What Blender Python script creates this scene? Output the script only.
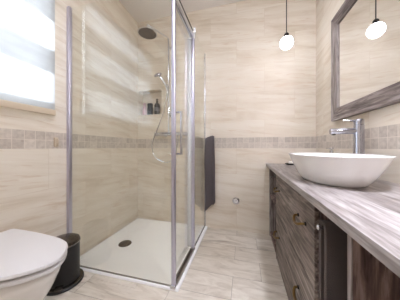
import bpy, bmesh, math, random
from mathutils import Vector, Matrix

random.seed(7)
for o in list(bpy.data.objects):
    bpy.data.objects.remove(o, do_unlink=True)
S = bpy.context.scene
COL = S.collection
PI = math.pi

# ------------------------------------------------------------------ camera
cam_d = bpy.data.cameras.new('camera')
cam = bpy.data.objects.new('camera', cam_d)
COL.objects.link(cam)
cam.location = (0, 0, 0.95)
cam.rotation_euler = (PI / 2, 0, 0.2528)
cam_d.sensor_fit = 'HORIZONTAL'
cam_d.sensor_width = 36.0
cam_d.lens = 36.0 * 171.15 / 400.0
cam_d.shift_y = -2.5 / 400.0
cam_d.clip_start = 0.02
S.camera = cam

# ------------------------------------------------------------------ world (overcast daylight outside the window)
world = bpy.data.worlds.new('daylight')
S.world = world
world.use_nodes = True
bg = world.node_tree.nodes['Background']
bg.inputs['Color'].default_value = (0.84, 0.91, 1.0, 1)
bg.inputs['Strength'].default_value = 5.2
BULB_FAR, BULB_NEAR, BEAM_FAR, BEAM_NEAR = 7.5, 72.0, 4.5, 28.0
BULB_COL = (0.85, 0.88, 1.0, 1)
FILL = 21.0

S.view_settings.view_transform = 'Standard'
S.view_settings.look = 'None'
S.view_settings.gamma = 1.0
S.view_settings.use_curve_mapping = False
S.view_settings.exposure = 1.33
S.cycles.max_bounces = 16
S.cycles.diffuse_bounces = 8
S.cycles.glossy_bounces = 8
S.cycles.transparent_max_bounces = 24
S.cycles.sample_clamp_indirect = 60.0
S.cycles.caustics_reflective = True
S.cycles.blur_glossy = 0.0
S.cycles.use_denoising = True

# room extents
XL, XR, D, C = -1.37, 0.712, 1.995, 2.607
YF = -1.10


# ------------------------------------------------------------------ materials
def lin(r, g, b):
    def f(u):
        u /= 255.0
        return u / 12.92 if u <= 0.04045 else ((u + 0.055) / 1.055) ** 2.4
    return (f(r), f(g), f(b), 1.0)


def new_mat(name):
    m = bpy.data.materials.new(name)
    m.use_nodes = True
    nt = m.node_tree
    return m, nt, nt.nodes['Principled BSDF']


def simple(name, rgb, rough=0.5, metal=0.0, spec=0.5, coat=0.0, bump=0.0, bump_scale=200.0):
    m, nt, p = new_mat(name)
    N, L = nt.nodes, nt.links
    g = N.new('ShaderNodeNewGeometry')
    n = N.new('ShaderNodeTexNoise')
    n.inputs['Scale'].default_value = 30.0
    L.new(g.outputs['Position'], n.inputs['Vector'])
    r = N.new('ShaderNodeMapRange')
    r.inputs['To Min'].default_value = rough * 0.92
    r.inputs['To Max'].default_value = min(1.0, rough * 1.08)
    L.new(n.outputs['Fac'], r.inputs['Value'])
    L.new(r.outputs['Result'], p.inputs['Roughness'])
    p.inputs['Base Color'].default_value = lin(*rgb)
    p.inputs['Metallic'].default_value = metal
    p.inputs['Specular IOR Level'].default_value = spec
    p.inputs['Coat Weight'].default_value = coat
    p.inputs['Coat Roughness'].default_value = 0.08
    if bump:
        n2 = N.new('ShaderNodeTexNoise')
        n2.inputs['Scale'].default_value = bump_scale
        L.new(g.outputs['Position'], n2.inputs['Vector'])
        b = N.new('ShaderNodeBump')
        b.inputs['Strength'].default_value = bump
        b.inputs['Distance'].default_value = 0.004
        L.new(n2.outputs['Fac'], b.inputs['Height'])
        L.new(b.outputs['Normal'], p.inputs['Normal'])
    return m


def M_(N, L, op, a, b=None, c=None):
    n = N.new('ShaderNodeMath')
    n.operation = op
    for i, v in enumerate((a, b, c)):
        if v is None:
            continue
        if isinstance(v, (int, float)):
            n.inputs[i].default_value = v
        else:
            L.new(v, n.inputs[i])
    return n.outputs[0]


def ramp(N, L, fac, stops):
    r = N.new('ShaderNodeValToRGB')
    e = r.color_ramp.elements
    e[0].position, e[0].color = stops[0]
    e[1].position, e[1].color = stops[-1]
    for pos, col in stops[1:-1]:
        k = e.new(pos)
        k.color = col
    L.new(fac, r.inputs['Fac'])
    return r.outputs['Color']


def mixc(N, L, fac, a, b, mode='MIX'):
    n = N.new('ShaderNodeMix')
    n.data_type = 'RGBA'
    n.blend_type = mode
    for sock, v in ((n.inputs[0], fac), (n.inputs[6], a), (n.inputs[7], b)):
        if isinstance(v, (int, float)):
            sock.default_value = v
        elif isinstance(v, tuple):
            sock.default_value = v
        else:
            L.new(v, sock)
    return n.outputs[2]


def tile_wall(name, axis, off=0.0):
    """Veined cream wall tiles 60 x 30 with a two row mosaic border at z 0.941-1.064."""
    m, nt, p = new_mat(name)
    N, L = nt.nodes, nt.links
    g = N.new('ShaderNodeNewGeometry')
    sp = N.new('ShaderNodeSeparateXYZ')
    L.new(g.outputs['Position'], sp.inputs[0])
    u, z = sp.outputs[axis], sp.outputs[2]
    uo = M_(N, L, 'ADD', u, off)

    # big tiles
    cb = N.new('ShaderNodeCombineXYZ')
    L.new(M_(N, L, 'ADD', uo, 30.0), cb.inputs[0])
    L.new(M_(N, L, 'ADD', z, 30.0 - 1.064), cb.inputs[1])
    br = N.new('ShaderNodeTexBrick')
    br.offset = 0.5
    br.offset_frequency = 2
    br.inputs['Scale'].default_value = 1.0
    br.inputs['Brick Width'].default_value = 0.60
    br.inputs['Row Height'].default_value = 0.305
    br.inputs['Mortar Size'].default_value = 0.0012
    br.inputs['Mortar Smooth'].default_value = 0.1
    br.inputs['Color1'].default_value = (0.0, 0, 0, 1)
    br.inputs['Color2'].default_value = (1, 1, 1, 1)
    br.inputs['Mortar'].default_value = (0.5, 0.5, 0.5, 1)
    L.new(cb.outputs[0], br.inputs['Vector'])
    # veins, shifted a little on each tile
    rnd = N.new('ShaderNodeSeparateColor')
    L.new(br.outputs['Color'], rnd.inputs[0])
    vv = N.new('ShaderNodeCombineXYZ')
    L.new(M_(N, L, 'MULTIPLY', uo, 0.9), vv.inputs[0])
    L.new(M_(N, L, 'ADD', M_(N, L, 'MULTIPLY', z, 7.0), M_(N, L, 'MULTIPLY', uo, 0.7)), vv.inputs[1])
    L.new(M_(N, L, 'MULTIPLY', rnd.outputs[0], 3.0), vv.inputs[2])
    n1 = N.new('ShaderNodeTexNoise')
    n1.inputs['Scale'].default_value = 1.5
    n1.inputs['Detail'].default_value = 6
    n1.inputs['Roughness'].default_value = 0.6
    n1.inputs['Distortion'].default_value = 0.9
    L.new(vv.outputs[0], n1.inputs['Vector'])
    col = ramp(N, L, n1.outputs['Fac'], [
        (0.25, lin(200, 186, 166)), (0.42, lin(216, 205, 189)), (0.55, lin(223, 214, 200)), (0.8, lin(231, 224, 213))])
    # fine warm streaks
    n2 = N.new('ShaderNodeTexNoise')
    n2.inputs['Scale'].default_value = 4.0
    n2.inputs['Detail'].default_value = 4
    n2.inputs['Distortion'].default_value = 1.5
    L.new(vv.outputs[0], n2.inputs['Vector'])
    st = ramp(N, L, n2.outputs['Fac'], [(0.30, (1, 1, 1, 1)), (0.42, (0, 0, 0, 1))])
    stv = N.new('ShaderNodeSeparateColor')
    L.new(st, stv.inputs[0])
    col = mixc(N, L, M_(N, L, 'MULTIPLY', stv.outputs[0], 0.35), col, lin(190, 160, 128))
    col = mixc(N, L, M_(N, L, 'MULTIPLY', br.outputs['Fac'], 0.45), col, lin(186, 168, 146))
    # mosaic border
    cm = N.new('ShaderNodeCombineXYZ')
    L.new(M_(N, L, 'ADD', uo, 30.0), cm.inputs[0])
    L.new(M_(N, L, 'SUBTRACT', z, 0.941 - 0.0615 * 40), cm.inputs[1])
    bm_ = N.new('ShaderNodeTexBrick')
    bm_.offset = 0.0
    bm_.inputs['Scale'].default_value = 1.0
    bm_.inputs['Brick Width'].default_value = 0.0615
    bm_.inputs['Row Height'].default_value = 0.0615
    bm_.inputs['Mortar Size'].default_value = 0.0018
    bm_.inputs['Mortar Smooth'].default_value = 0.1
    bm_.inputs['Color1'].default_value = (0, 0, 0, 1)
    bm_.inputs['Color2'].default_value = (1, 1, 1, 1)
    bm_.inputs['Mortar'].default_value = (0.5, 0.5, 0.5, 1)
    L.new(cm.outputs[0], bm_.inputs['Vector'])
    rm = N.new('ShaderNodeSeparateColor')
    L.new(bm_.outputs['Color'], rm.inputs[0])
    mc = ramp(N, L, rm.outputs[0], [
        (0.0, lin(170, 160, 150)), (0.3, lin(200, 190, 178)), (0.55, lin(176, 165, 154)), (0.8, lin(218, 208, 196)), (1.0, lin(188, 176, 165))])
    nm = N.new('ShaderNodeTexNoise')
    nm.inputs['Scale'].default_value = 45.0
    nm.inputs['Detail'].default_value = 5
    L.new(g.outputs['Position'], nm.inputs['Vector'])
    mc = mixc(N, L, 0.5, mc, ramp(N, L, nm.outputs['Fac'], [(0.3, lin(172, 161, 150)), (0.7, lin(214, 204, 192))]))
    mc = mixc(N, L, bm_.outputs['Fac'], mc, lin(216, 206, 194))
    band = M_(N, L, 'MULTIPLY', M_(N, L, 'GREATER_THAN', z, 0.941), M_(N, L, 'LESS_THAN', z, 1.064))
    col = mixc(N, L, band, col, mc)
    L.new(col, p.inputs['Base Color'])
    p.inputs['Roughness'].default_value = 0.6
    p.inputs['Specular IOR Level'].default_value = 0.15
    # grout grooves
    gh = mixc(N, L, band, br.outputs['Fac'], bm_.outputs['Fac'])
    gs = N.new('ShaderNodeSeparateColor')
    L.new(gh, gs.inputs[0])
    b = N.new('ShaderNodeBump')
    b.invert = True
    b.inputs['Strength'].default_value = 0.25
    b.inputs['Distance'].default_value = 0.002
    L.new(gs.outputs[0], b.inputs['Height'])
    L.new(b.outputs['Normal'], p.inputs['Normal'])
    return m


def floor_mat():
    m, nt, p = new_mat('greige floor tiles')
    N, L = nt.nodes, nt.links
    g = N.new('ShaderNodeNewGeometry')
    sp = N.new('ShaderNodeSeparateXYZ')
    L.new(g.outputs['Position'], sp.inputs[0])
    cb = N.new('ShaderNodeCombineXYZ')
    L.new(M_(N, L, 'ADD', sp.outputs[0], 30.0 - 0.12), cb.inputs[0])
    L.new(M_(N, L, 'ADD', sp.outputs[1], 30.0 - 1.08), cb.inputs[1])
    br = N.new('ShaderNodeTexBrick')
    br.offset = 0.3333
    br.offset_frequency = 2
    br.inputs['Scale'].default_value = 1.0
    br.inputs['Brick Width'].default_value = 0.60
    br.inputs['Row Height'].default_value = 0.20
    br.inputs['Mortar Size'].default_value = 0.0014
    br.inputs['Mortar Smooth'].default_value = 0.1
    br.inputs['Color1'].default_value = (0, 0, 0, 1)
    br.inputs['Color2'].default_value = (1, 1, 1, 1)
    br.inputs['Mortar'].default_value = (0.5, 0.5, 0.5, 1)
    L.new(cb.outputs[0], br.inputs['Vector'])
    rnd = N.new('ShaderNodeSeparateColor')
    L.new(br.outputs['Color'], rnd.inputs[0])
    vv = N.new('ShaderNodeCombineXYZ')
    L.new(M_(N, L, 'ADD', M_(N, L, 'MULTIPLY', sp.outputs[0], 2.2), M_(N, L, 'MULTIPLY', sp.outputs[1], 1.4)), vv.inputs[0])
    L.new(M_(N, L, 'MULTIPLY', sp.outputs[1], 9.0), vv.inputs[1])
    L.new(M_(N, L, 'MULTIPLY', rnd.outputs[0], 5.0), vv.inputs[2])
    n1 = N.new('ShaderNodeTexNoise')
    n1.inputs['Scale'].default_value = 1.6
    n1.inputs['Detail'].default_value = 8
    n1.inputs['Roughness'].default_value = 0.65
    n1.inputs['Distortion'].default_value = 1.2
    L.new(vv.outputs[0], n1.inputs['Vector'])
    col = ramp(N, L, n1.outputs['Fac'], [
        (0.28, lin(160, 151, 140)), (0.40, lin(202, 193, 181)), (0.54, lin(220, 213, 203)), (0.72, lin(234, 229, 221))])
    tint = ramp(N, L, rnd.outputs[0], [(0, lin(232, 228, 222)), (1, lin(255, 255, 255))])
    col = mixc(N, L, 1.0, col, tint, 'MULTIPLY')
    col = mixc(N, L, M_(N, L, 'MULTIPLY', br.outputs['Fac'], 0.8), col, lin(120, 108, 96))
    L.new(col, p.inputs['Base Color'])
    p.inputs['Roughness'].default_value = 0.4
    b = N.new('ShaderNodeBump')
    b.inputs['Strength'].default_value = 0.15
    b.inputs['Distance'].default_value = 0.003
    L.new(n1.outputs['Fac'], b.inputs['Height'])
    L.new(b.outputs['Normal'], p.inputs['Normal'])
    return m


def wood(name, axis, stops, rough=0.45, seed=0.0, spec=0.4):
    """Weathered plank grain running along the given axis."""
    m, nt, p = new_mat(name)
    N, L = nt.nodes, nt.links
    g = N.new('ShaderNodeNewGeometry')
    mp = N.new('ShaderNodeMapping')
    sc = [42.0, 42.0, 42.0]
    sc[axis] = 4.0
    mp.inputs['Scale'].default_value = sc
    mp.inputs['Location'].default_value = (seed, seed * 1.7, seed * 0.6)
    L.new(g.outputs['Position'], mp.inputs['Vector'])
    n1 = N.new('ShaderNodeTexNoise')
    n1.inputs['Scale'].default_value = 1.0
    n1.inputs['Detail'].default_value = 7
    n1.inputs['Roughness'].default_value = 0.62
    n1.inputs['Distortion'].default_value = 0.7
    L.new(mp.outputs[0], n1.inputs['Vector'])
    mp2 = N.new('ShaderNodeMapping')
    sc2 = [95.0, 95.0, 95.0]
    sc2[axis] = 9.0
    mp2.inputs['Scale'].default_value = sc2
    L.new(g.outputs['Position'], mp2.inputs['Vector'])
    n2 = N.new('ShaderNodeTexNoise')
    n2.inputs['Scale'].default_value = 1.0
    n2.inputs['Detail'].default_value = 4
    L.new(mp2.outputs[0], n2.inputs['Vector'])
    mp3 = N.new('ShaderNodeMapping')
    sc3 = [6.0, 6.0, 6.0]
    sc3[axis] = 0.9
    mp3.inputs['Scale'].default_value = sc3
    L.new(g.outputs['Position'], mp3.inputs['Vector'])
    n3 = N.new('ShaderNodeTexNoise')
    n3.inputs['Scale'].default_value = 1.0
    n3.inputs['Detail'].default_value = 3
    L.new(mp3.outputs[0], n3.inputs['Vector'])
    f = M_(N, L, 'ADD', M_(N, L, 'MULTIPLY', n1.outputs['Fac'], 0.55),
           M_(N, L, 'ADD', M_(N, L, 'MULTIPLY', n2.outputs['Fac'], 0.2), M_(N, L, 'MULTIPLY', n3.outputs['Fac'], 0.25)))
    col = ramp(N, L, f, stops)
    L.new(col, p.inputs['Base Color'])
    p.inputs['Roughness'].default_value = rough
    p.inputs['Specular IOR Level'].default_value = spec
    b = N.new('ShaderNodeBump')
    b.inputs['Strength'].default_value = 0.2
    b.inputs['Distance'].default_value = 0.002
    L.new(f, b.inputs['Height'])
    L.new(b.outputs['Normal'], p.inputs['Normal'])
    return m


def thin_glass(name, tint, f0=0.042):
    """Clear architectural pane: straight-through transmission plus Fresnel reflection."""
    m = bpy.data.materials.new(name)
    m.use_nodes = True
    nt = m.node_tree
    N, L = nt.nodes, nt.links
    N.clear()
    out = N.new('ShaderNodeOutputMaterial')
    tr = N.new('ShaderNodeBsdfTransparent')
    tr.inputs['Color'].default_value = tint
    gl = N.new('ShaderNodeBsdfGlossy')
    gl.inputs['Roughness'].default_value = 0.0
    gl.inputs['Color'].default_value = (1, 1, 1, 1)
    g = N.new('ShaderNodeNewGeometry')
    dp = N.new('ShaderNodeVectorMath')
    dp.operation = 'DOT_PRODUCT'
    L.new(g.outputs['Incoming'], dp.inputs[0])
    L.new(g.outputs['Normal'], dp.inputs[1])
    c = M_(N, L, 'ABSOLUTE', dp.outputs['Value'])
    k = M_(N, L, 'POWER', M_(N, L, 'SUBTRACT', 1.0, c), 5.0)
    f = M_(N, L, 'ADD', f0, M_(N, L, 'MULTIPLY', k, 1 - f0))
    mx = N.new('ShaderNodeMixShader')
    L.new(f, mx.inputs[0])
    L.new(tr.outputs[0], mx.inputs[1])
    L.new(gl.outputs[0], mx.inputs[2])
    L.new(mx.outputs[0], out.inputs['Surface'])
    return m


def blind_mat():
    """Day-and-night blind cloth: dense bands alternate with sheer bands."""
    m = bpy.data.materials.new('zebra blind cloth')
    m.use_nodes = True
    nt = m.node_tree
    N, L = nt.nodes, nt.links
    N.clear()
    out = N.new('ShaderNodeOutputMaterial')
    g = N.new('ShaderNodeNewGeometry')
    sp = N.new('ShaderNodeSeparateXYZ')
    L.new(g.outputs['Position'], sp.inputs[0])
    z = sp.outputs[2]
    n = N.new('ShaderNodeTexNoise')
    n.inputs['Scale'].default_value = 1.0
    n.inputs['Detail'].default_value = 4
    mp = N.new('ShaderNodeMapping')
    mp.inputs['Scale'].default_value = (6, 3.0, 26)
    L.new(g.outputs['Position'], mp.inputs['Vector'])
    L.new(mp.outputs[0], n.inputs['Vector'])
    ph = M_(N, L, 'FRACT', M_(N, L, 'DIVIDE', M_(N, L, 'SUBTRACT', z, 1.49), 0.38))
    dense = ramp(N, L, ph, [(0.0, (1, 1, 1, 1)), (0.40, (1, 1, 1, 1)), (0.45, (0, 0, 0, 1)), (0.96, (0, 0, 0, 1)), (1.0, (1, 1, 1, 1))])
    ds = N.new('ShaderNodeSeparateColor')
    L.new(dense, ds.inputs[0])
    tcol = mixc(N, L, ds.outputs[0], (0.76, 0.78, 0.80, 1), (0.40, 0.405, 0.41, 1))
    tcol = mixc(N, L, 0.15, tcol, ramp(N, L, n.outputs['Fac'], [(0.35, (0.35, 0.35, 0.36, 1)), (0.6, (0.9, 0.9, 0.9, 1))]), 'MULTIPLY')
    tl = N.new('ShaderNodeBsdfTranslucent')
    L.new(tcol, tl.inputs['Color'])
    df = N.new('ShaderNodeBsdfDiffuse')
    df.inputs['Color'].default_value = (0.8, 0.8, 0.79, 1)
    mx = N.new('ShaderNodeMixShader')
    mx.inputs[0].default_value = 0.35
    L.new(tl.outputs[0], mx.inputs[1])
    L.new(df.outputs[0], mx.inputs[2])
    L.new(mx.outputs[0], out.inputs['Surface'])
    return m


def emit_globe(name, strength):
    m = bpy.data.materials.new(name)
    m.use_nodes = True
    nt = m.node_tree
    N, L = nt.nodes, nt.links
    N.clear()
    out = N.new('ShaderNodeOutputMaterial')
    e = N.new('ShaderNodeEmission')
    e.inputs['Color'].default_value = BULB_COL
    e.inputs['Strength'].default_value = strength
    L.new(e.outputs[0], out.inputs['Surface'])
    return m


GREY = [(0.36, lin(52, 43, 41)), (0.44, lin(92, 81, 78)), (0.50, lin(124, 113, 109)), (0.56, lin(154, 144, 140)), (0.64, lin(186, 178, 174))]
DRAW = [(0.36, lin(48, 40, 36)), (0.44, lin(92, 81, 75)), (0.50, lin(124, 112, 105)), (0.56, lin(150, 138, 130)), (0.64, lin(184, 173, 165))]
SHADED = [(0.36, lin(32, 24, 23)), (0.44, lin(76, 60, 57)), (0.52, lin(122, 101, 96)), (0.60, lin(168, 146, 139))]  # darker wood tone: shade inside the open bays is put into the colour
MAT = dict(
    tile_x=tile_wall('cream wall tiles (back)', 0, 0.085),
    tile_y=tile_wall('cream wall tiles (side)', 1, 0.274),
    floor=floor_mat(),
    ceiling=simple('white ceiling paint', (226, 220, 214), 0.85, bump=0.02),
    counter=wood('grey weathered worktop', 1, [(0.34, lin(78, 69, 66)), (0.43, lin(120, 111, 108)), (0.50, lin(148, 140, 138)), (0.57, lin(172, 165, 164)), (0.66, lin(198, 193, 192))], 0.33, 0.0, 0.55),
    drawer=wood('grey brown drawer front', 1, DRAW, 0.5, 3.1),
    panel=wood('shade-toned upright plank', 2, SHADED, 0.6, 5.3),
    edge=wood('grey panel edge', 2, GREY, 0.5, 7.9),
    frame_y=wood('mirror frame wood along', 1, GREY, 0.5, 11.3),
    frame_z=wood('mirror frame wood upright', 2, GREY, 0.5, 13.7),
    chrome=simple('chrome', (214, 216, 222), 0.10, 1.0),
    alu=simple('bright aluminium profile', (200, 198, 214), 0.38, 1.0),
    steel=simple('brushed steel', (150, 145, 138), 0.3, 1.0),
    brass=simple('aged brass', (128, 104, 66), 0.32, 1.0),
    blackmetal=simple('black iron', (24, 22, 21), 0.4, 0.4),
    ceramic=simple('white glazed ceramic', (238, 236, 234), 0.12, 0.0, 0.5, coat=0.4),
    plastic_white=simple('white seat plastic', (240, 239, 238), 0.28),
    acrylic=simple('white acrylic tray', (246, 246, 246), 0.22),
    seat=simple('white seat resin', (220, 218, 219), 0.3),
    black=simple('gloss black lacquer', (20, 19, 20), 0.38, 0.0, 0.4),
    satin=simple('satin chrome', (182, 182, 190), 0.22, 1.0),
    plate=simple('shade-grey spray plate', (112, 106, 102), 0.4, 0.6),  # grey stands in for the shading under the rain head
    dark_chrome=simple('smoked steel', (110, 104, 98), 0.22, 1.0),
    rubber=simple('black rubber', (18, 18, 18), 0.7),
    towel=simple('charcoal terry cloth', (88, 82, 84), 0.95, 0, 0.1, bump=0.6, bump_scale=420),
    towel_brown=simple('dark brown grey terry cloth', (98, 90, 88), 0.95, 0, 0.1, bump=0.6, bump_scale=420),
    glass=thin_glass('clear shower glass', (0.980, 0.988, 0.974, 1)),
    winglass=thin_glass('window glass', (0.97, 0.98, 0.98, 1)),
    blind=blind_mat(),
    alu_beige=simple('champagne rail', (206, 190, 168), 0.4),
    globe=emit_globe('lit opal globe', BULB_FAR),
    globe_near=emit_globe('bright lit opal globe', BULB_NEAR),
    diffuser=emit_globe('fill light diffuser', FILL),
    mirror=simple('silvered glass', (238, 238, 236), 0.0, 1.0),
    cord=simple('dark grey flex', (58, 54, 54), 0.6),
    pvc=simple('white window plastic', (240, 240, 240), 0.35),
    bottle_black=simple('black bottle plastic', (20, 20, 22), 0.25),
    bottle_pink=simple('rose bottle plastic', (196, 160, 164), 0.3),
    label_grey=simple('grey printed label', (120, 118, 120), 0.5),
    soap=simple('white soap', (244, 240, 232), 0.4),
    marble=floor_mat(),
    clip=simple('clear grey plastic', (214, 214, 216), 0.2),
    door=simple('white painted door', (232, 230, 226), 0.4),
)
MAT['mirror'].node_tree.nodes['Principled BSDF'].inputs['Roughness'].default_value = 0.0
for l in list(MAT['mirror'].node_tree.links):
    if l.to_socket.name == 'Roughness':
        MAT['mirror'].node_tree.links.remove(l)


# ------------------------------------------------------------------ mesh helpers (all work in world metres)
def box(bm, x0, x1, y0, y1, z0, z1, bev=0.0, seg=2):
    r = bmesh.ops.create_cube(bm, size=1.0)
    vs = r['verts']
    for v in vs:
        v.co = Vector(((x0 + x1) / 2 + v.co.x * (x1 - x0), (y0 + y1) / 2 + v.co.y * (y1 - y0), (z0 + z1) / 2 + v.co.z * (z1 - z0)))
    if bev:
        es = {e for v in vs for e in v.link_edges}
        bmesh.ops.bevel(bm, geom=list(es), offset=bev, segments=seg, profile=0.5, affect='EDGES')


def ring_loft(bm, rings, cap0=True, cap1=True):
    vr = [[bm.verts.new(p) for p in r] for r in rings]
    n = len(vr[0])
    for a, b in zip(vr, vr[1:]):
        for i in range(n):
            j = (i + 1) % n
            bm.faces.new((a[i], a[j], b[j], b[i]))
    if cap0:
        bm.faces.new(list(reversed(vr[0])))
    if cap1:
        bm.faces.new(vr[-1])


def lathe(bm, c, prof, n=32, axis='Z'):
    """prof: list of (radius, height along the axis)."""
    rings = []
    for r, hgt in prof:
        r = max(r, 0.0002)
        ring = []
        for i in range(n):
            a = 2 * PI * i / n
            p = (r * math.cos(a), r * math.sin(a), hgt)
            if axis == 'X':
                p = (p[2], p[0], p[1])
            elif axis == 'Y':
                p = (p[1], p[2], p[0])
            ring.append(Vector(c) + Vector(p))
        rings.append(ring)
    ring_loft(bm, rings)


def smooth_path(pts, n=8):
    P = [Vector(p) for p in pts]
    out = []
    for i in range(len(P) - 1):
        p0 = P[max(i - 1, 0)]
        p1, p2 = P[i], P[i + 1]
        p3 = P[min(i + 2, len(P) - 1)]
        for k in range(n):
            t = k / n
            out.append(0.5 * ((2 * p1) + (p2 - p0) * t + (2 * p0 - 5 * p1 + 4 * p2 - p3) * t * t + (3 * p1 - p0 - 3 * p2 + p3) * t ** 3))
    out.append(P[-1])
    return out


def tube(bm, pts, r, n=12, rads=None):
    P = [Vector(p) for p in pts]
    t0 = (P[1] - P[0]).normalized()
    up = Vector((0, 0, 1)) if abs(t0.z) < 0.9 else Vector((1, 0, 0))
    u = t0.cross(up).normalized()
    rings = []
    for i, p in enumerate(P):
        if i == 0:
            t = (P[1] - P[0])
        elif i == len(P) - 1:
            t = (P[-1] - P[-2])
        else:
            t = (P[i + 1] - P[i - 1])
        t.normalize()
        u = (u - t * u.dot(t)).normalized()
        w = t.cross(u)
        rr = rads[i] if rads else r
        rings.append([p + (u * math.cos(2 * PI * k / n) + w * math.sin(2 * PI * k / n)) * rr for k in range(n)])
    ring_loft(bm, rings)


def obj(name, bm, mat, parent=None, smooth=True, angle=35, kind=None, loc=None):
    """Link bm as one mesh object; a child keeps its world place under its thing."""
    bmesh.ops.recalc_face_normals(bm, faces=bm.faces[:])
    me = bpy.data.meshes.new(name)
    off = Vector((0, 0, 0))
    if parent is not None:
        p = parent
        while p is not None:
            off += Vector(p.location)
            p = p.parent
    if loc is not None:
        off += Vector(loc)
    bmesh.ops.translate(bm, verts=bm.verts[:], vec=-off)
    bm.to_mesh(me)
    bm.free()
    if smooth:
        me.polygons.foreach_set('use_smooth', [True] * len(me.polygons))
        try:
            me.set_sharp_from_angle(angle=math.radians(angle))
        except Exception:
            pass
    me.materials.append(MAT[mat])
    o = bpy.data.objects.new(name, me)
    COL.objects.link(o)
    if loc is not None:
        o.location = loc
    if parent is not None:
        o.parent = parent
    if kind:
        o['kind'] = kind
    return o


def thing(name, label, cat, loc, group=None):
    o = bpy.data.objects.new(name, None)
    o.empty_display_size = 0.05
    COL.objects.link(o)
    o.location = loc
    o['label'] = label
    o['category'] = cat
    if group:
        o['group'] = group
    return o


def tag(o, label, cat, group=None):
    o['label'] = label
    o['category'] = cat
    if group:
        o['group'] = group
    return o


def B():
    return bmesh.new()


# ------------------------------------------------------------------ the room
T = 0.18
b = B(); box(b, XL - T, XR + T, YF - T, D + T, -0.12, 0.0); obj('floor', b, 'floor', smooth=False, kind='structure')
b = B(); box(b, XL - T, XR + T, YF - T, D + T, C, C + 0.12); obj('ceiling', b, 'ceiling', smooth=False, kind='structure')

# back wall with the bottle niche
NX0, NX1, NZ0, NZ1, ND = -1.362, -1.024, 1.378, 1.694, 0.10
b = B()
box(b, XL - T, NX0, D, D + T, 0, C)
box(b, NX1, XR + T, D, D + T, 0, C)
box(b, NX0, NX1, D, D + T, 0, NZ0)
box(b, NX0, NX1, D, D + T, NZ1, C)
box(b, NX0, NX1, D + ND, D + T, NZ0, NZ1)
obj('wall_back', b, 'tile_x', smooth=False, kind='structure')

# left wall with the window opening
WY0, WY1, WZ0, WZ1 = -0.15, 0.938, 1.215, 2.25
TL = 0.07
b = B()
box(b, XL - TL, XL, WY1, D + T, 0, C)
box(b, XL - TL, XL, YF - T, WY0, 0, C)
box(b, XL - TL, XL, WY0, WY1, 0, WZ0)
box(b, XL - TL, XL, WY0, WY1, WZ1, C)
obj('wall_left', b, 'tile_y', smooth=False, kind='structure')
b = B(); box(b, XR, XR + T, YF - T, D + T, 0, C); obj('wall_right', b, 'tile_y', smooth=False, kind='structure')
b = B(); box(b, XL - T, XR + T, YF - T, YF, 0, C); obj('wall_front', b, 'tile_x', smooth=False, kind='structure')

# window
b = B()
fx0, fx1 = XL - 0.068, XL - 0.02
for (y0, y1, z0, z1) in ((WY0, WY1, WZ0, WZ0 + 0.03), (WY0, WY1, WZ1 - 0.03, WZ1), (WY0, WY0 + 0.03, WZ0, WZ1), (WY1 - 0.03, WY1, WZ0, WZ1)):
    box(b, fx0, fx1, y0, y1, z0, z1, 0.004)
w1 = obj('window_1', b, 'pvc', kind='structure')
b = B(); box(b, XL - 0.048, XL - 0.042, WY0 + 0.028, WY1 - 0.028, WZ0 + 0.028, WZ1 - 0.028)
obj('window_pane', b, 'winglass', w1, smooth=False)

# flush tile strip in front of the shower tray
b = B(); box(b, XL + 0.002, -0.715, 1.006, 1.043, 0.0, 0.004, 0.001)
obj('trim_1', b, 'marble', smooth=False, kind='structure')

# ------------------------------------------------------------------ window blind
BX = XL + 0.028
r = thing('roller_blind', 'white banded roller blind drawn down over the window', 'blind', (BX, 0.40, 1.17))
b = B(); box(b, BX - 0.0008, BX + 0.0008, -0.19, 0.947, 1.20, 2.30); obj('blind_cloth', b, 'blind', r, smooth=False)
b = B(); box(b, BX - 0.011, BX + 0.011, -0.195, 0.950, 1.182, 1.224, 0.006, 3); obj('bottom_rail', b, 'alu_beige', r)
b = B(); box(b, XL, XL + 0.075, -0.20, 0.955, 2.29, 2.37, 0.012, 3); obj('cassette', b, 'alu_beige', r)
b = B()
box(b, XL, XL + 0.014, 0.958, 0.984, 0.955, 1.025, 0.003)
tube(b, [(XL + 0.012, 0.971, 0.975), (XL + 0.026, 0.971, 0.972), (XL + 0.028, 0.971, 0.985)], 0.004)
tube(b, [(XL + 0.012, 0.971, 1.008), (XL + 0.026, 0.971, 1.011), (XL + 0.028, 0.971, 0.998)], 0.004)
tag(obj('cord_holder', b, 'alu_beige', loc=(XL, 0.971, 0.955)), 'small cream cord holder fixed on the mosaic beside the blind', 'cord holder')

# ------------------------------------------------------------------ shower tray
GX, GY = -0.452, 1.065
TZ = 0.018
b = B()
x0, x1, y0, y1 = XL + 0.003, -0.420, 1.052, D - 0.003


def rrect(x0, x1, y0, y1, rad, z, n=6):
    out = []
    for cx, cy, a0 in ((x1 - rad, y1 - rad, 0), (x0 + rad, y1 - rad, PI / 2), (x0 + rad, y0 + rad, PI), (x1 - rad, y0 + rad, 1.5 * PI)):
        for k in range(n + 1):
            a = a0 + PI / 2 * k / n
            out.append(Vector((cx + rad * math.cos(a), cy + rad * math.sin(a), z)))
    return out


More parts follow.
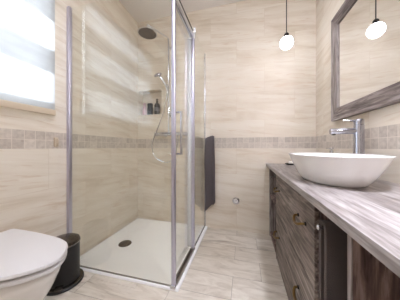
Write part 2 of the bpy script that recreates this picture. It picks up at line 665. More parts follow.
rings = [rrect(x0, x1, y0, y1, 0.006, 0.0), rrect(x0, x1, y0, y1, 0.006, TZ - 0.003), rrect(x0 + 0.003, x1 - 0.003, y0 + 0.003, y1 - 0.003, 0.006, TZ),
         rrect(x0 + 0.03, x1 - 0.062, y0 + 0.04, y1 - 0.03, 0.03, TZ), rrect(x0 + 0.045, x1 - 0.077, y0 + 0.055, y1 - 0.045, 0.03, TZ - 0.006),
         rrect(x0 + 0.16, x1 - 0.40, y0 + 0.30, y1 - 0.40, 0.03, TZ - 0.010)]
ring_loft(b, rings)
tray = thing('shower_tray', 'low white square shower tray behind the glass', 'shower tray', ((x0 + x1) / 2, (y0 + y1) / 2, 0))
obj('tray', b, 'acrylic', tray, angle=50)
b = B(); lathe(b, (-1.13, 1.44, TZ - 0.0135), [(0.060, 0), (0.060, 0.006), (0.055, 0.010), (0.02, 0.0125), (0.0, 0.0128)], 40)
obj('drain_cover', b, 'dark_chrome', tray)

# ------------------------------------------------------------------ shower enclosure
GT = 2.06
enc = thing('shower_enclosure', 'clear glass corner shower enclosure with silver posts and sliding door', 'shower enclosure', (GX, GY, TZ))
b = B(); box(b, XL + 0.012, GX - 0.008, GY - 0.003, GY + 0.003, TZ + 0.004, GT); obj('front_panel', b, 'glass', enc, smooth=False)
b = B(); box(b, XL + 0.001, XL + 0.030, GY - 0.013, GY + 0.013, TZ, GT + 0.012, 0.003); obj('wall_profile', b, 'alu', enc)
b = B(); box(b, XL + 0.03, GX - 0.01, GY - 0.005, GY + 0.005, TZ, TZ + 0.005, 0.001); obj('threshold_seal', b, 'steel', enc)
b = B()
box(b, GX - 0.017, GX + 0.011, GY - 0.019, GY + 0.009, TZ + 0.006, GT + 0.02, 0.009, 4)
post = obj('corner_post', b, 'alu', enc)
b = B(); box(b, GX - 0.023, GX + 0.016, GY - 0.026, GY + 0.016, TZ, TZ + 0.022, 0.008, 3); obj('foot_cap', b, 'chrome', post)
PY = 1.495
b = B(); box(b, GX - 0.003, GX + 0.003, PY + 0.01, D - 0.012, TZ + 0.004, GT); obj('side_panel', b, 'glass', enc, smooth=False)
b = B(); box(b, GX - 0.012, GX + 0.013, PY - 0.012, PY + 0.016, TZ + 0.004, GT - 0.06, 0.004, 2); obj('panel_profile', b, 'alu', enc)
b = B(); box(b, GX - 0.0045, GX + 0.0045, D - 0.014, D - 0.001, TZ, GT + 0.004, 0.001); obj('wall_profile', b, 'satin', enc)
b = B(); box(b, GX - 0.005, GX + 0.005, PY + 0.016, D - 0.016, TZ, TZ + 0.012, 0.002); obj('threshold_seal', b, 'dark_chrome', enc)
b = B()
box(b, GX - 0.024, GX - 0.006, GY + 0.012, PY - 0.014, 1.945, 1.992, 0.004, 2)
box(b, GX - 0.003, GX + 0.014, GY + 0.012, PY - 0.014, 1.945, 1.992, 0.004, 2)
box(b, GX - 0.024, GX + 0.014, GY + 0.012, PY - 0.014, 1.972, 1.988)
obj('top_rail', b, 'chrome', enc)
b = B()
box(b, GX - 0.030, GX + 0.018, PY - 0.016, PY + 0.022, 1.938, 2.000, 0.006, 2)
box(b, GX + 0.004, GX + 0.022, PY - 0.004, PY + 0.020, 1.995, 2.045, 0.005, 2)
obj('rail_clamp', b, 'clip', enc)
b = B()
box(b, GX - 0.022, GX - 0.010, GY + 0.016, PY - 0.012, TZ, TZ + 0.020, 0.002)
box(b, GX + 0.004, GX + 0.014, GY + 0.016, PY - 0.012, TZ, TZ + 0.020, 0.002)
box(b, GX - 0.022, GX + 0.014, GY + 0.016, PY - 0.012, TZ, TZ + 0.006)
obj('bottom_track', b, 'steel', enc)
b = B(); lathe(b, (GX + 0.002, PY + 0.004, TZ + 0.001), [(0.018, 0), (0.018, 0.016), (0.012, 0.022), (0, 0.023)], 20); obj('track_cap', b, 'chrome', enc)
# sliding door with its handle
DX = GX - 0.033
b = B(); box(b, DX - 0.003, DX + 0.003, GY + 0.02, PY + 0.0, TZ + 0.026, 1.965)
door = obj('sliding_door', b, 'glass', enc, smooth=False)
b = B(); box(b, DX - 0.022, DX + 0.016, PY + 0.0, PY + 0.018, TZ + 0.022, 1.96, 0.004, 2); obj('door_profile', b, 'clip', door)
b = B()
HY = 1.12
box(b, DX + 0.055, DX + 0.069, HY - 0.007, HY + 0.007, 0.900, 1.202, 0.003, 2)
for hz in (0.906, 1.196):
    box(b, DX - 0.030, DX + 0.062, HY - 0.006, HY + 0.006, hz - 0.006, hz + 0.006, 0.002, 2)
obj('handle', b, 'chrome', door)

# ------------------------------------------------------------------ shower column on the back wall
RX, RY = -0.900, D - 0.055
sh = thing('shower_column', 'chrome shower column with round rain head and mixer bar on the niche wall', 'shower', (RX, D, 0.95))
b = B(); tube(b, [(RX, RY, 1.12), (RX, RY, 2.27)], 0.0105, 16); obj('riser_pipe', b, 'chrome', sh)
b = B()
tip = Vector((-1.022, 1.665, 2.290))
p0 = Vector((RX, RY, 2.25))
e0 = Vector((RX, RY, 2.290))
dr = (tip - e0).normalized()
tube(b, smooth_path([p0, e0 - Vector((0, 0, 0.012)) + dr * 0.004, e0 + dr * 0.02, e0 + dr * 0.20, tip - dr * 0.02, tip + Vector((0, 0, -0.012)), tip + Vector((0, 0, -0.075))], 6), 0.009, 14)
obj('arm', b, 'chrome', sh)
b = B(); lathe(b, (tip.x, tip.y, 2.19), [(0.094, 0.0), (0.103, 0.003), (0.104, 0.007), (0.098, 0.012), (0.03, 0.016), (0.018, 0.022), (0.015, 0.036), (0, 0.037)], 48)
head = obj('rain_head', b, 'chrome', sh)
b = B(); lathe(b, (tip.x, tip.y, 2.1885), [(0.0, 0), (0.092, 0), (0.094, 0.0015)], 40); obj('spray_plate', b, 'plate', head)
b = B()
for ring_n, rr in ((8, 0.030), (14, 0.055), (20, 0.080)):
    for k in range(ring_n):
        a = 2 * PI * k / ring_n
        lathe(b, (tip.x + rr * math.cos(a), tip.y + rr * math.sin(a), 2.187), [(0.002, 0), (0.003, 0.004)], 6)
o = obj('nozzles', b, 'rubber', head); o['kind'] = 'stuff'
b = B()
tube(b, [(-1.045, RY, 1.115), (-0.695, RY, 1.115)], 0.020, 20)
box(b, -0.99, -0.75, RY - 0.055, RY + 0.03, 1.128, 1.136, 0.003)
mixer = obj('mixer_bar', b, 'chrome', sh)
for kx, sg in ((-1.045, -1), (-0.695, 1)):
    b = B(); lathe(b, (kx, RY, 1.115), [(0.021, 0.0), (0.024, sg * 0.004), (0.024, sg * 0.036), (0.020, sg * 0.042), (0, sg * 0.043)], 20, 'X'); obj('knob', b, 'chrome', mixer)
for kx in (-0.965, -0.805):
    b = B(); lathe(b, (kx, D, 1.115), [(0.03, 0.0), (0.03, -0.008), (0.016, -0.014), (0.014, -0.05)], 20, 'Y'); obj('wall_union', b, 'chrome', mixer)
for bz in (1.35, 2.20):
    b = B()
    tube(b, [(RX, D, bz), (RX, RY, bz)], 0.009, 12)
    lathe(b, (RX, D, bz), [(0.018, 0), (0.018, -0.006), (0.010, -0.010)], 16, 'Y')
    obj('wall_bracket', b, 'chrome', sh)
b = B()
box(b, RX - 0.018, RX + 0.018, RY - 0.022, RY + 0.018, 1.685, 1.725, 0.006, 2)
tube(b, [(RX - 0.004, RY - 0.010, 1.702), (RX - 0.016, RY - 0.040, 1.700)], 0.014, 14)
obj('slider', b, 'chrome', sh)
hp = smooth_path([(RX - 0.006, RY - 0.030, 1.650), (RX - 0.018, RY - 0.036, 1.700), (RX - 0.045, RY - 0.048, 1.750), (RX - 0.078, RY - 0.062, 1.797), (RX - 0.098, RY - 0.070, 1.822)], 5)
b = B()
tube(b, hp, 0.011, 14, [0.010 + 0.006 * i / (len(hp) - 1) for i in range(len(hp))])
hs = obj('hand_shower', b, 'chrome', sh)
b = B()
lathe(b, (0, 0, 0), [(0.040, -0.012), (0.050, -0.008), (0.050, 0.0), (0.042, 0.012), (0.020, 0.022), (0, 0.023)], 28)
mtx = Matrix.Translation((RX - 0.103, RY - 0.076, 1.820)) @ Matrix.Rotation(math.radians(32), 4, Vector((0.85, -0.4, 0.0)).normalized())
bmesh.ops.transform(b, matrix=mtx, verts=b.verts[:])
obj('spray_head', b, 'satin', hs)
b = B()
tube(b, smooth_path([(RX - 0.006, RY - 0.030, 1.652), (RX - 0.012, RY - 0.028, 1.58), (-0.955, RY - 0.02, 1.40), (-1.035, RY - 0.02, 1.19), (-1.105, RY - 0.03, 1.00),
                     (-1.085, RY - 0.03, 0.86), (-0.99, RY - 0.03, 0.785), (-0.885, RY - 0.03, 0.775), (-0.81, RY - 0.02, 0.85), (-0.785, RY - 0.005, 0.98), (-0.785, RY, 1.097)], 8), 0.0065, 10)
obj('hose', b, 'chrome', sh)

# ------------------------------------------------------------------ bottles in the niche
BY = D + 0.045
t = thing('shampoo_bottle', 'slim rose-coloured bottle, left one in the shower niche', 'bottle', (-1.296, BY, NZ0), 'bottles in the niche')
b = B(); lathe(b, (-1.296, BY, NZ0), [(0.026, 0), (0.029, 0.004), (0.029, 0.105), (0.022, 0.122), (0.016, 0.128)], 24); obj('body', b, 'bottle_pink', t)
b = B(); lathe(b, (-1.296, BY, NZ0 + 0.127), [(0.018, 0), (0.018, 0.034), (0.015, 0.037), (0, 0.038)], 20); obj('cap', b, 'bottle_pink', t)
t = thing('shampoo_bottle', 'squat black bottle with wide flat cap, middle one in the niche', 'bottle', (-1.212, BY, NZ0), 'bottles in the niche')
b = B(); box(b, -1.247, -1.177, BY - 0.022, BY + 0.022, NZ0, NZ0 + 0.112, 0.010, 3); obj('body', b, 'bottle_black', t)
b = B(); box(b, -1.245, -1.179, BY - 0.020, BY + 0.020, NZ0 + 0.113, NZ0 + 0.158, 0.008, 3); obj('cap', b, 'bottle_black', t)
t = thing('shampoo_bottle', 'tallest black bottle with narrow pump cap, right one in the niche', 'bottle', (-1.110, BY, NZ0), 'bottles in the niche')
b = B(); lathe(b, (-1.110, BY, NZ0), [(0.032, 0), (0.036, 0.005), (0.036, 0.125), (0.028, 0.148), (0.014, 0.156)], 28); bd = obj('body', b, 'bottle_black', t)
b = B(); lathe(b, (-1.110, BY, NZ0 + 0.045), [(0.0364, 0), (0.0364, 0.05)], 28); obj('label_band', b, 'label_grey', bd)
b = B(); lathe(b, (-1.110, BY, NZ0 + 0.156), [(0.015, 0), (0.015, 0.028), (0.010, 0.032), (0.010, 0.040), (0.017, 0.042), (0.017, 0.052), (0, 0.053)], 18); obj('cap', b, 'bottle_black', t)

# ------------------------------------------------------------------ towel on the wall hook beside the glass
hk = thing('towel_hook', 'small chrome wall hook carrying the long dark towel', 'hook', (-0.385, D, 1.04))
b = B(); lathe(b, (-0.385, D, 1.055), [(0.020, 0), (0.020, -0.006), (0.012, -0.010)], 20, 'Y'); obj('rose', b, 'chrome', hk)
b = B(); tube(b, smooth_path([(-0.385, D - 0.006, 1.055), (-0.385, D - 0.035, 1.052), (-0.385, D - 0.055, 1.058), (-0.385, D - 0.06, 1.078)], 5), 0.006, 10); obj('peg', b, 'chrome', hk)
b = B()
tb_rings = []
NS = 40
for k in range(15):
    f = k / 14
    zt = 1.078 - f * 0.80
    hw = 0.047 + 0.010 * f + 0.004 * math.sin(5 * f)
    hd = 0.044 + 0.022 * math.sin(PI * min(1, f * 1.5)) * (1 - 0.3 * f)
    cx = -0.384 + 0.004 * f
    cy = D - 0.006 - hd - 0.006
    ring = []
    for i in range(NS):
        a = 2 * PI * i / NS
        ca, sa = math.cos(a), math.sin(a)
        fold = 1 + 0.13 * math.sin(5 * a + 0.6 + 1.5 * f) * (0.35 + 0.65 * f)
        px_ = cx + hw * (abs(ca) ** 0.6) * (1 if ca >= 0 else -1) * fold
        py_ = cy + hd * (abs(sa) ** 0.6) * (1 if sa >= 0 else -1) * (fold if sa < 0 else 1.0)
        zz = zt
        if k == 14:
            zz += 0.045 * (px_ - cx) / hw + 0.012 * math.sin(3 * a)
        if k == 0:
            zz += -0.012 * (1 - (px_ - cx) / hw)
        ring.append(Vector((px_, min(py_, D - 0.004), zz)))
    if k == 0:
        tb_rings.append([Vector((cx + (v.x - cx) * 0.8, cy + (v.y - cy) * 0.75, v.z + 0.008)) for v in ring])
    tb_rings.append(ring)
ring_loft(b, tb_rings)
tag(obj('bath_towel', b, 'towel', angle=70, loc=(-0.384, D - 0.05, 0.28)), 'long charcoal towel hanging by the end of the shower glass', 'towel')

# round chrome outlet cover low on the back wall
b = B()
lathe(b, (-0.091, D, 0.339), [(0.040, 0.0), (0.041, -0.004), (0.036, -0.010), (0.026, -0.012), (0.024, -0.008), (0.012, -0.008), (0.011, -0.016), (0, -0.017)], 36, 'Y')
tag(obj('wall_valve_cover', b, 'chrome', loc=(-0.091, D, 0.339)), 'round chrome cap set low in the back wall tiles', 'valve cover')

# ------------------------------------------------------------------ toilet
TY = 0.540
OUT = [(-1.300, .157), (-1.22, .159), (-1.13, .158), (-1.05, .1545), (-.98, .149), (-.931, .143), (-.895, .135), (-.864, .125), (-.835, .107), (-.812, .086), (-.79, .062), (-.772, .034), (-.762, 0.012)]


def outline(sx, sy, z, back=-1.300, ref=-1.300):
    """Lid outline scaled in length (from the hinge line) and width."""
    pts = []
    for x, w in OUT:
        xx = back + (x - ref) * sx * ((-0.757 - back) / (-0.757 - ref))
        pts.append((xx, w * sy))
    top = [Vector((x, TY + w, z)) for x, w in pts]
    bot = [Vector((x, TY - w, z)) for x, w in reversed(pts)]
    return top + bot


to = thing('toilet', 'white wall-hung toilet with closed flat lid on the window wall', 'toilet', (XL, TY, 0.10))
b = B()
ring_loft(b, [outline(0.93, 0.90, 0.4635), outline(0.997, 1.0, 0.4637), outline(1.003, 1.012, 0.4665), outline(1.003, 1.012, 0.470), outline(0.995, 0.985, 0.4775), outline(0.97, 0.90, 0.4805), outline(0.6, 0.45, 0.4825)])
obj('lid', b, 'seat', to, angle=30)
b = B()
ring_loft(b, [outline(0.95, 0.93, 0.436), outline(0.985, 0.985, 0.4362), outline(0.998, 1.0, 0.439), outline(0.998, 1.0, 0.4505), outline(0.985, 0.985, 0.4535), outline(0.93, 0.90, 0.4536)])
obj('seat', b, 'seat', to, angle=30)
b = B()
rings = []
for z, sx, sy in ((0.10, 0.60, 0.62), (0.13, 0.66, 0.68), (0.18, 0.73, 0.76), (0.25, 0.815, 0.86), (0.32, 0.895, 0.945), (0.38, 0.945, 0.985), (0.418, 0.968, 1.0), (0.428, 0.955, 0.975), (0.4285, 0.93, 0.93)):
    rings.append(outline(sx, sy, z, back=XL + 0.001))
ring_loft(b, rings)
obj('bowl', b, 'ceramic', to, angle=60)
for dy in (-0.085, 0.085):
    b = B()
    lathe(b, (-1.315, TY + dy, 0.43), [(0.016, 0), (0.016, 0.032), (0.012, 0.036), (0, 0.037)], 18)
    obj('hinge', b, 'chrome', to)

# ------------------------------------------------------------------ pedal bin
PX, PYb = -1.232, 0.930
pb = thing('pedal_bin', 'small black round pedal bin between toilet and shower glass', 'bin', (PX, PYb, 0))
b = B(); lathe(b, (PX, PYb, 0), [(0.112, 0.0), (0.118, 0.004), (0.118, 0.012), (0.110, 0.020), (0.094, 0.024)], 44)
obj('base_ring', b, 'black', pb)
b = B(); lathe(b, (PX, PYb, 0.0), [(0.1105, 0.020), (0.1135, 0.0215), (0.1135, 0.0235), (0.104, 0.0255)], 44); obj('base_trim', b, 'dark_chrome', pb)
b = B(); lathe(b, (PX, PYb, 0), [(0.092, 0.022), (0.092, 0.272), (0.094, 0.274), (0.094, 0.278)], 44); obj('body', b, 'black', pb)
b = B(); lathe(b, (PX, PYb, 0), [(0.0945, 0.2785), (0.0945, 0.288), (0.090, 0.300), (0.070, 0.312), (0.040, 0.319), (0, 0.321)], 44); lid = obj('lid', b, 'dark_chrome', pb)
b = B(); lathe(b, (PX, PYb, 0), [(0.0955, 0.277), (0.0965, 0.279), (0.0955, 0.2815)], 44); obj('rim_ring', b, 'chrome', pb)
b = B()
pd = Vector((0.62, -0.78, 0)).normalized()
sd = Vector((-pd.y, pd.x, 0))
pc = Vector((PX, PYb, 0.030)) + pd * 0.108
rings = []
for d_, w_, zo in ((-0.028, 0.018, 0.004), (-0.005, 0.022, 0.004), (0.010, 0.022, 0.0), (0.018, 0.016, -0.003)):
    q = pc + pd * d_
    rings.append([q + sd * w_ + Vector((0, 0, zo)), q - sd * w_ + Vector((0, 0, zo)), q - sd * w_ + Vector((0, 0, zo + 0.007)), q + sd * w_ + Vector((0, 0, zo + 0.007))])
ring_loft(b, rings)
obj('pedal', b, 'dark_chrome', pb)

# ------------------------------------------------------------------ vanity
FX = 0.262          # face of the drawers
CX = 0.232          # front edge of the worktop
CZ0, CZ1 = 0.748, 0.777
VX = XR - 0.002
b = B(); box(b, CX, VX, -0.40, D - 0.002, CZ0, CZ1, 0.0025, 2)
tag(obj('worktop', b, 'counter', loc=(0.47, 0.8, CZ0)), 'long grey weathered wood worktop along the mirror wall', 'worktop')
CT = CZ0 - 0.001

# open shelf unit against the back wall
u = thing('shelf_cabinet', 'narrow open shelf cabinet in the far corner under the worktop', 'cabinet', (0.48, 1.78, 0), 'vanity units')
for y0, y1 in ((1.968, 1.990), (1.574, 1.588)):
    b = B(); box(b, FX + 0.003, VX, y0, y1, 0.0, CT, 0.0015); obj('side_panel', b, 'edge' if y0 > 1.9 else 'panel', u, smooth=False)
for z0, z1 in ((0.030, 0.050), (0.430, 0.448)):
    b = B(); box(b, FX + 0.006, VX, 1.588, 1.968, z0, z1, 0.0015); obj('shelf', b, 'panel', u, smooth=False)
b = B(); box(b, VX - 0.014, VX, 1.588, 1.968, 0.05, CT); obj('back_panel', b, 'panel', u, smooth=False)
b = B(); box(b, FX + 0.012, FX + 0.028, 1.588, 1.968, 0.0, 0.03); obj('plinth', b, 'panel', u, smooth=False)

# drawer unit
u = thing('drawer_cabinet', 'grey brown wood cabinet with two wide drawers and brass handles', 'cabinet', (0.48, 1.16, 0), 'vanity units')
b = B()
for y0, y1 in ((1.556, 1.573), (0.748, 0.764)):
    box(b, FX + 0.022, VX, y0, y1, 0.0, CT)
box(b, FX + 0.022, VX, 0.764, 1.556, 0.03, 0.048)
box(b, VX - 0.012, VX, 0.764, 1.556, 0.048, CT)
box(b, FX + 0.022, FX + 0.04, 0.764, 1.556, 0.0, 0.03)
obj('body', b, 'panel', u, smooth=False)
for z0, z1, hz in ((0.403, 0.738, 0.605), (0.018, 0.399, 0.245)):
    b = B()
    box(b, FX, FX + 0.019, 0.748, 1.572, z0, z1, 0.002)
    dw = obj('drawer', b, 'drawer', u, smooth=False)
    for hy in (1.475, 0.895):
        b = B()
        pts = smooth_path([(FX, hy + 0.052, hz + 0.010), (FX - 0.018, hy + 0.050, hz + 0.008), (FX - 0.027, hy + 0.030, hz - 0.002), (FX - 0.030, hy, hz - 0.008),
                           (FX - 0.027, hy - 0.030, hz - 0.002), (FX - 0.018, hy - 0.050, hz + 0.008), (FX, hy - 0.052, hz + 0.010)], 5)
        n = len(pts)
        tube(b, pts, 0.005, 10, [0.0045 + 0.003 * math.sin(PI * i / (n - 1)) for i in range(n)])
        h_ = obj('handle', b, 'brass', dw)
    # oval foot plates under the handles, shadow at their ends put in as black
    for hy in (1.475, 0.895):
        for e in (-0.052, 0.052):
            b = B(); lathe(b, (FX - 0.0005, hy + e, hz + 0.010), [(0.009, 0), (0.009, -0.003), (0.006, -0.006)], 16, 'X'); obj('handle_foot', b, 'blackmetal', dw)

# open towel bay
u = thing('towel_cabinet', 'narrow open cabinet bay with the folded dark towel inside', 'cabinet', (0.48, 0.63, 0), 'vanity units')
b = B(); box(b, FX + 0.004, VX, 0.515, 0.533, 0.0, CT, 0.0015); sp_ = obj('side_panel', b, 'panel', u, smooth=False)
b = B(); box(b, FX + 0.0005, FX + 0.0038, 0.5145, 0.5335, 0.0, CT, 0.001); obj('edge_band', b, 'edge', sp_, smooth=False)
b = B(); box(b, FX + 0.006, VX, 0.534, 0.747, 0.03, 0.048); obj('shelf', b, 'panel', u, smooth=False)
b = B(); box(b, VX - 0.014, VX, 0.534, 0.747, 0.049, CT); obj('back_panel', b, 'panel', u, smooth=False)
b = B(); box(b, FX + 0.012, FX + 0.028, 0.534, 0.747, 0.0, 0.03); obj('plinth', b, 'panel', u, smooth=False)

# open near bay
u = thing('open_cabinet', 'wide open cabinet bay nearest the front with shade-toned plank side', 'cabinet', (0.48, 0.06, 0), 'vanity units')
b = B(); box(b, FX + 0.004, VX, -0.39, -0.372, 0.0, CT); obj('side_panel', b, 'panel', u, smooth=False)
b = B(); box(b, FX + 0.006, VX, -0.371, 0.513, 0.03, 0.048); obj('shelf', b, 'panel', u, smooth=False)
b = B(); box(b, VX - 0.014, VX, -0.371, 0.513, 0.049, CT); obj('back_panel', b, 'panel', u, smooth=False)
b = B(); box(b, FX + 0.012, FX + 0.028, -0.371, 0.513, 0.0, 0.03); obj('plinth', b, 'panel', u, smooth=False)

# pull-out towel rails in the open bays


def pull_rail(y, z, label, x1, bracket_top=CT):
    q = thing('towel_rail', label, 'towel rail', (FX, y, z), 'pull-out towel rails')
    b = B(); tube(b, [(FX + 0.004, y, z), (x1, y, z)], 0.006, 12); obj('rod', b, 'chrome', q)
    b = B(); lathe(b, (FX + 0.006, y, z), [(0.009, 0), (0.010, -0.003), (0.010, -0.010), (0.006, -0.014), (0, -0.0145)], 16, 'X'); obj('end_knob', b, 'chrome', q)
    b = B(); box(b, x1 - 0.02, x1, y - 0.010, y + 0.010, z - 0.008, bracket_top); obj('bracket', b, 'chrome', q)
    return q


pull_rail(0.706, 0.662, 'chrome pull-out rail holding the folded towel in the bay', 0.66)
pull_rail(1.860, 0.652, 'bright pull-out rail end at the top of the far open shelf', 0.60)

# folded towel over the near rail
b = B()
yo0, yo1 = 0.674, 0.736
zt = 0.687
cs = [Vector((0, yo0, 0.14)), Vector((0, yo0 - 0.002, 0.35)), Vector((0, yo0, zt - 0.02)), Vector((0, yo0 + 0.008, zt - 0.005)), Vector((0, yo0 + 0.026, zt)), Vector((0, yo1 - 0.008, zt - 0.005)),
      Vector((0, yo1, zt - 0.02)), Vector((0, yo1 + 0.003, 0.35)), Vector((0, yo1 + 0.002, 0.10)), Vector((0, yo1 - 0.018, 0.098)), Vector((0, yo1 - 0.020, 0.14)), Vector((0, yo1 - 0.020, 0.64)),
      Vector((0, yo1 - 0.026, 0.671)), Vector((0, yo0 + 0.024, 0.671)), Vector((0, yo0 + 0.019, 0.64)), Vector((0, yo0 + 0.018, 0.138))]
rings = []
for i in range(9):
    x = 0.272 + i * 0.040
    wob = 0.002 * math.sin(i * 1.7)
    rings.append([Vector((x, v.y + wob, v.z + 0.004 * math.sin(i * 1.1) * (v.z < 0.2))) for v in cs])
ring_loft(b, rings)
tag(obj('hand_towel', b, 'towel_brown', angle=60, loc=(0.43, 0.69, 0.10)), 'folded dark grey towel draped in the open vanity bay', 'towel')

# ------------------------------------------------------------------ wash basin
BCX, BCY = 0.440, 1.045
BZ = CZ1
ba = thing('wash_basin', 'white oval vessel basin standing on the worktop', 'basin', (BCX, BCY, BZ))
b = B()


def oval(a, bb, z, n=64, dx=0.0):
    out = []
    for i in range(n):
        t = 2 * PI * i / n
        out.append(Vector((BCX + dx + bb * math.cos(t), BCY + a * (abs(math.sin(t)) ** 0.94) * (1 if math.sin(t) >= 0 else -1), z)))
    return out


RA, RB, RZ = 0.290, 0.190, 0.914
outer = [(0.60, 0.0), (0.632, 0.004), (0.69, 0.018), (0.775, 0.045), (0.86, 0.078), (0.93, 0.108), (0.975, 0.128), (0.994, 0.1335)]
rings = [oval(RA * s, RB * (s * 0.9 + 0.1), BZ + 0.0005 + z) for s, z in outer]
rings.append(oval(RA, RB, RZ - 0.001))
rings.append(oval(RA - 0.003, RB - 0.003, RZ + 0.0015))
rings.append(oval(RA - 0.010, RB - 0.010, RZ + 0.0005))
for s, z in ((0.93, 0.120), (0.87, 0.095), (0.78, 0.062), (0.64, 0.036), (0.45, 0.022), (0.2, 0.016), (0.10, 0.0155)):
    rings.append(oval(RA * s - 0.008, RB * s - 0.004, BZ + z))
ring_loft(b, rings)
obj('bowl', b, 'ceramic', ba, angle=70)
b = B(); lathe(b, (BCX, BCY, BZ + 0.0158), [(0.030, 0), (0.030, 0.004), (0.024, 0.007), (0, 0.008)], 28); obj('drain_plug', b, 'chrome', ba)

# tall mixer tap behind the basin
FXc, FYc = 0.642, 1.19
fa = thing('basin_tap', 'tall chrome mixer tap reaching over the vessel basin', 'tap', (FXc, FYc, BZ))
b = B()
lathe(b, (FXc, FYc, BZ), [(0.030, 0), (0.030, 0.006), (0.028, 0.010), (0.0255, 0.014), (0.0255, 0.300), (0.024, 0.304), (0, 0.305)], 32)
obj('body', b, 'satin', fa)
b = B()
zs = 1.046
lathe(b, (FXc, FYc, zs), [(0.0175, -0.018), (0.0175, -0.10), (0.0175, -0.138), (0.0160, -0.142), (0, -0.1425)], 24, 'X')
spt = obj('spout', b, 'satin', fa)
b = B(); lathe(b, (FXc - 0.1245, FYc, zs - 0.0155), [(0.010, 0.002), (0.010, -0.006), (0.006, -0.008), (0, -0.008)], 18); obj('aerator', b, 'dark_chrome', spt)
b = B()
lathe(b, (FXc, FYc, BZ + 0.3055), [(0.0245, 0), (0.0245, 0.026), (0.022, 0.030), (0, 0.031)], 28)
cap = obj('control_cap', b, 'satin', fa)
b = B()
tube(b, [(FXc - 0.010, FYc, BZ + 0.326), (FXc - 0.075, FYc + 0.004, BZ + 0.334)], 0.0042, 10)
obj('lever', b, 'satin', cap)

# small things behind the basin
sb = thing('soap_dispenser', 'tiny chrome pump bottle just showing above the basin rim', 'dispenser', (0.615, 1.445, BZ))
b = B(); lathe(b, (0.615, 1.445, BZ), [(0.024, 0), (0.026, 0.004), (0.026, 0.115), (0.016, 0.130), (0.011, 0.134)], 24); obj('body', b, 'chrome', sb)
b = B(); lathe(b, (0.615, 1.445, BZ + 0.134), [(0.012, 0), (0.012, 0.016), (0.006, 0.018), (0.006, 0.026), (0.013, 0.028), (0.013, 0.038), (0, 0.039)], 18); pmp = obj('pump', b, 'chrome', sb)
b = B(); tube(b, [(0.615, 1.445, BZ + 0.168), (0.580, 1.440, BZ + 0.166)], 0.004, 8); obj('nozzle', b, 'chrome', pmp)

b = B()
rings = []
for s, z in ((0.75, 0.0), (0.9, 0.004), (1.0, 0.014), (0.96, 0.0145), (0.8, 0.008), (0.3, 0.006)):
    rings.append([Vector((0.455 + 0.058 * s * math.cos(2 * PI * i / 36), 1.885 + 0.038 * s * math.sin(2 * PI * i / 36), BZ + z)) for i in range(36)])
ring_loft(b, rings)
tag(obj('soap_dish', b, 'blackmetal', loc=(0.455, 1.885, BZ)), 'small dark oval dish on the worktop by the back wall', 'dish')
b = B()
rings = []
for s, z in ((0.7, 0.0085), (0.95, 0.0125), (1.0, 0.022), (0.93, 0.031), (0.7, 0.035)):
    rings.append([Vector((0.458 + 0.028 * s * math.cos(2 * PI * i / 28), 1.886 + 0.020 * s * math.sin(2 * PI * i / 28), BZ + z)) for i in range(28)])
ring_loft(b, rings)
tag(obj('soap_bar', b, 'soap', angle=70, loc=(0.458, 1.886, BZ + 0.0085)), 'little white soap lying in the dark dish', 'soap')

# ------------------------------------------------------------------ mirror
MY0, MY1, MZ0, MZ1, FW = 0.470, 1.607, 1.160, 1.975, 0.090
mr = thing('mirror', 'large wall mirror in a wide grey weathered wood frame', 'mirror', (XR, (MY0 + MY1) / 2, MZ0))


def mitred(name, a, bq, mat):
    """one side of the frame as a mitred board; a = outer line, bq = inner line (two (y, z) points each)."""
    b = B()
    xs = (XR - 0.001, XR - 0.032)
    quad = [a[0], a[1], bq[1], bq[0]]
    ring_loft(b, [[Vector((x, y, z)) for y, z in quad] for x in xs])
    bmesh.ops.bevel(b, geom=b.edges[:], offset=0.002, segments=2, profile=0.5, affect='EDGES')
    return obj(name, b, mat, mr, smooth=False)


i0, i1, k0, k1 = MY0 + FW, MY1 - FW, MZ0 + FW, MZ1 - FW
mitred('frame_board', ((MY0, MZ0), (MY1, MZ0)), ((i0, k0), (i1, k0)), 'frame_y')
mitred('frame_board', ((MY0, MZ1), (MY1, MZ1)), ((i0, k1), (i1, k1)), 'frame_y')
mitred('frame_board', ((MY0, MZ0), (MY0, MZ1)), ((i0, k0), (i0, k1)), 'frame_z')
mitred('frame_board', ((MY1, MZ0), (MY1, MZ1)), ((i1, k0), (i1, k1)), 'frame_z')
b = B(); box(b, XR - 0.022, XR - 0.018, i0 - 0.004, i1 + 0.004, k0 - 0.004, k1 + 0.004); obj('mirror_glass', b, 'mirror', mr, smooth=False)

# ------------------------------------------------------------------ pendant lamps over the worktop
PXl, PZ = 0.365, 1.882


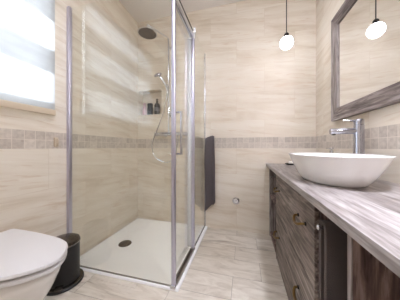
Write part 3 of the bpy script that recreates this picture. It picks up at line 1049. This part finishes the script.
def pendant(y, label, gm, beam, cone):
    q = thing('pendant_lamp', label, 'lamp', (PXl, y, C), 'pendants over the worktop')
    b = B(); lathe(b, (PXl, y, C), [(0.050, 0), (0.050, -0.018), (0.044, -0.026), (0.006, -0.030), (0, -0.0305)], 32); obj('ceiling_rose', b, 'blackmetal', q)
    b = B(); tube(b, [(PXl, y, C - 0.03), (PXl, y, PZ + 0.085)], 0.0042, 10); obj('cord', b, 'cord', q)
    b = B(); lathe(b, (PXl, y, PZ + 0.042), [(0.019, 0), (0.020, 0.004), (0.020, 0.036), (0.012, 0.046), (0.005, 0.048)], 24); obj('socket', b, 'blackmetal', q)
    b = B()
    R = 0.055
    lathe(b, (PXl, y, PZ), [(R * math.sin(PI * k / 20), -R * math.cos(PI * k / 20)) for k in range(0, 18)] + [(0.017, 0.052)], 36)
    obj('globe', b, gm, q)
    if not beam:
        return q
    ld = bpy.data.lights.new('added_spot', 'SPOT')  # extra spot added under the globe to brighten the worktop
    ld.energy = beam
    ld.color = BULB_COL[:3]
    ld.spot_size = math.radians(cone)
    ld.spot_blend = 1.0
    ld.shadow_soft_size = 0.03
    lo = bpy.data.objects.new('added_spot', ld)
    COL.objects.link(lo)
    lo.location = (0, 0, PZ - 0.09 - C)
    lo.parent = q
    return q


pendant(1.670, 'lit globe pendant hanging in front of the back wall', 'globe', BEAM_FAR, 95)
pendant(0.420, 'lit globe pendant over the front end of the worktop', 'globe_near', BEAM_NEAR, 88)

# unseen fill light, added to brighten the room, shaped as a round ceiling lamp
LX, LY = -0.30, 0.30
q = thing('fill_lamp', 'added fill light, a flat round white disc on the unseen ceiling', 'lamp', (LX, LY, C))
b = B(); lathe(b, (LX, LY, C), [(0.185, 0), (0.190, -0.004), (0.190, -0.040), (0.183, -0.046), (0.176, -0.046)], 48); obj('housing', b, 'pvc', q)
b = B(); lathe(b, (LX, LY, C), [(0.176, -0.0465), (0.170, -0.052), (0.10, -0.058), (0, -0.060)], 48); obj('diffuser', b, 'diffuser', q)
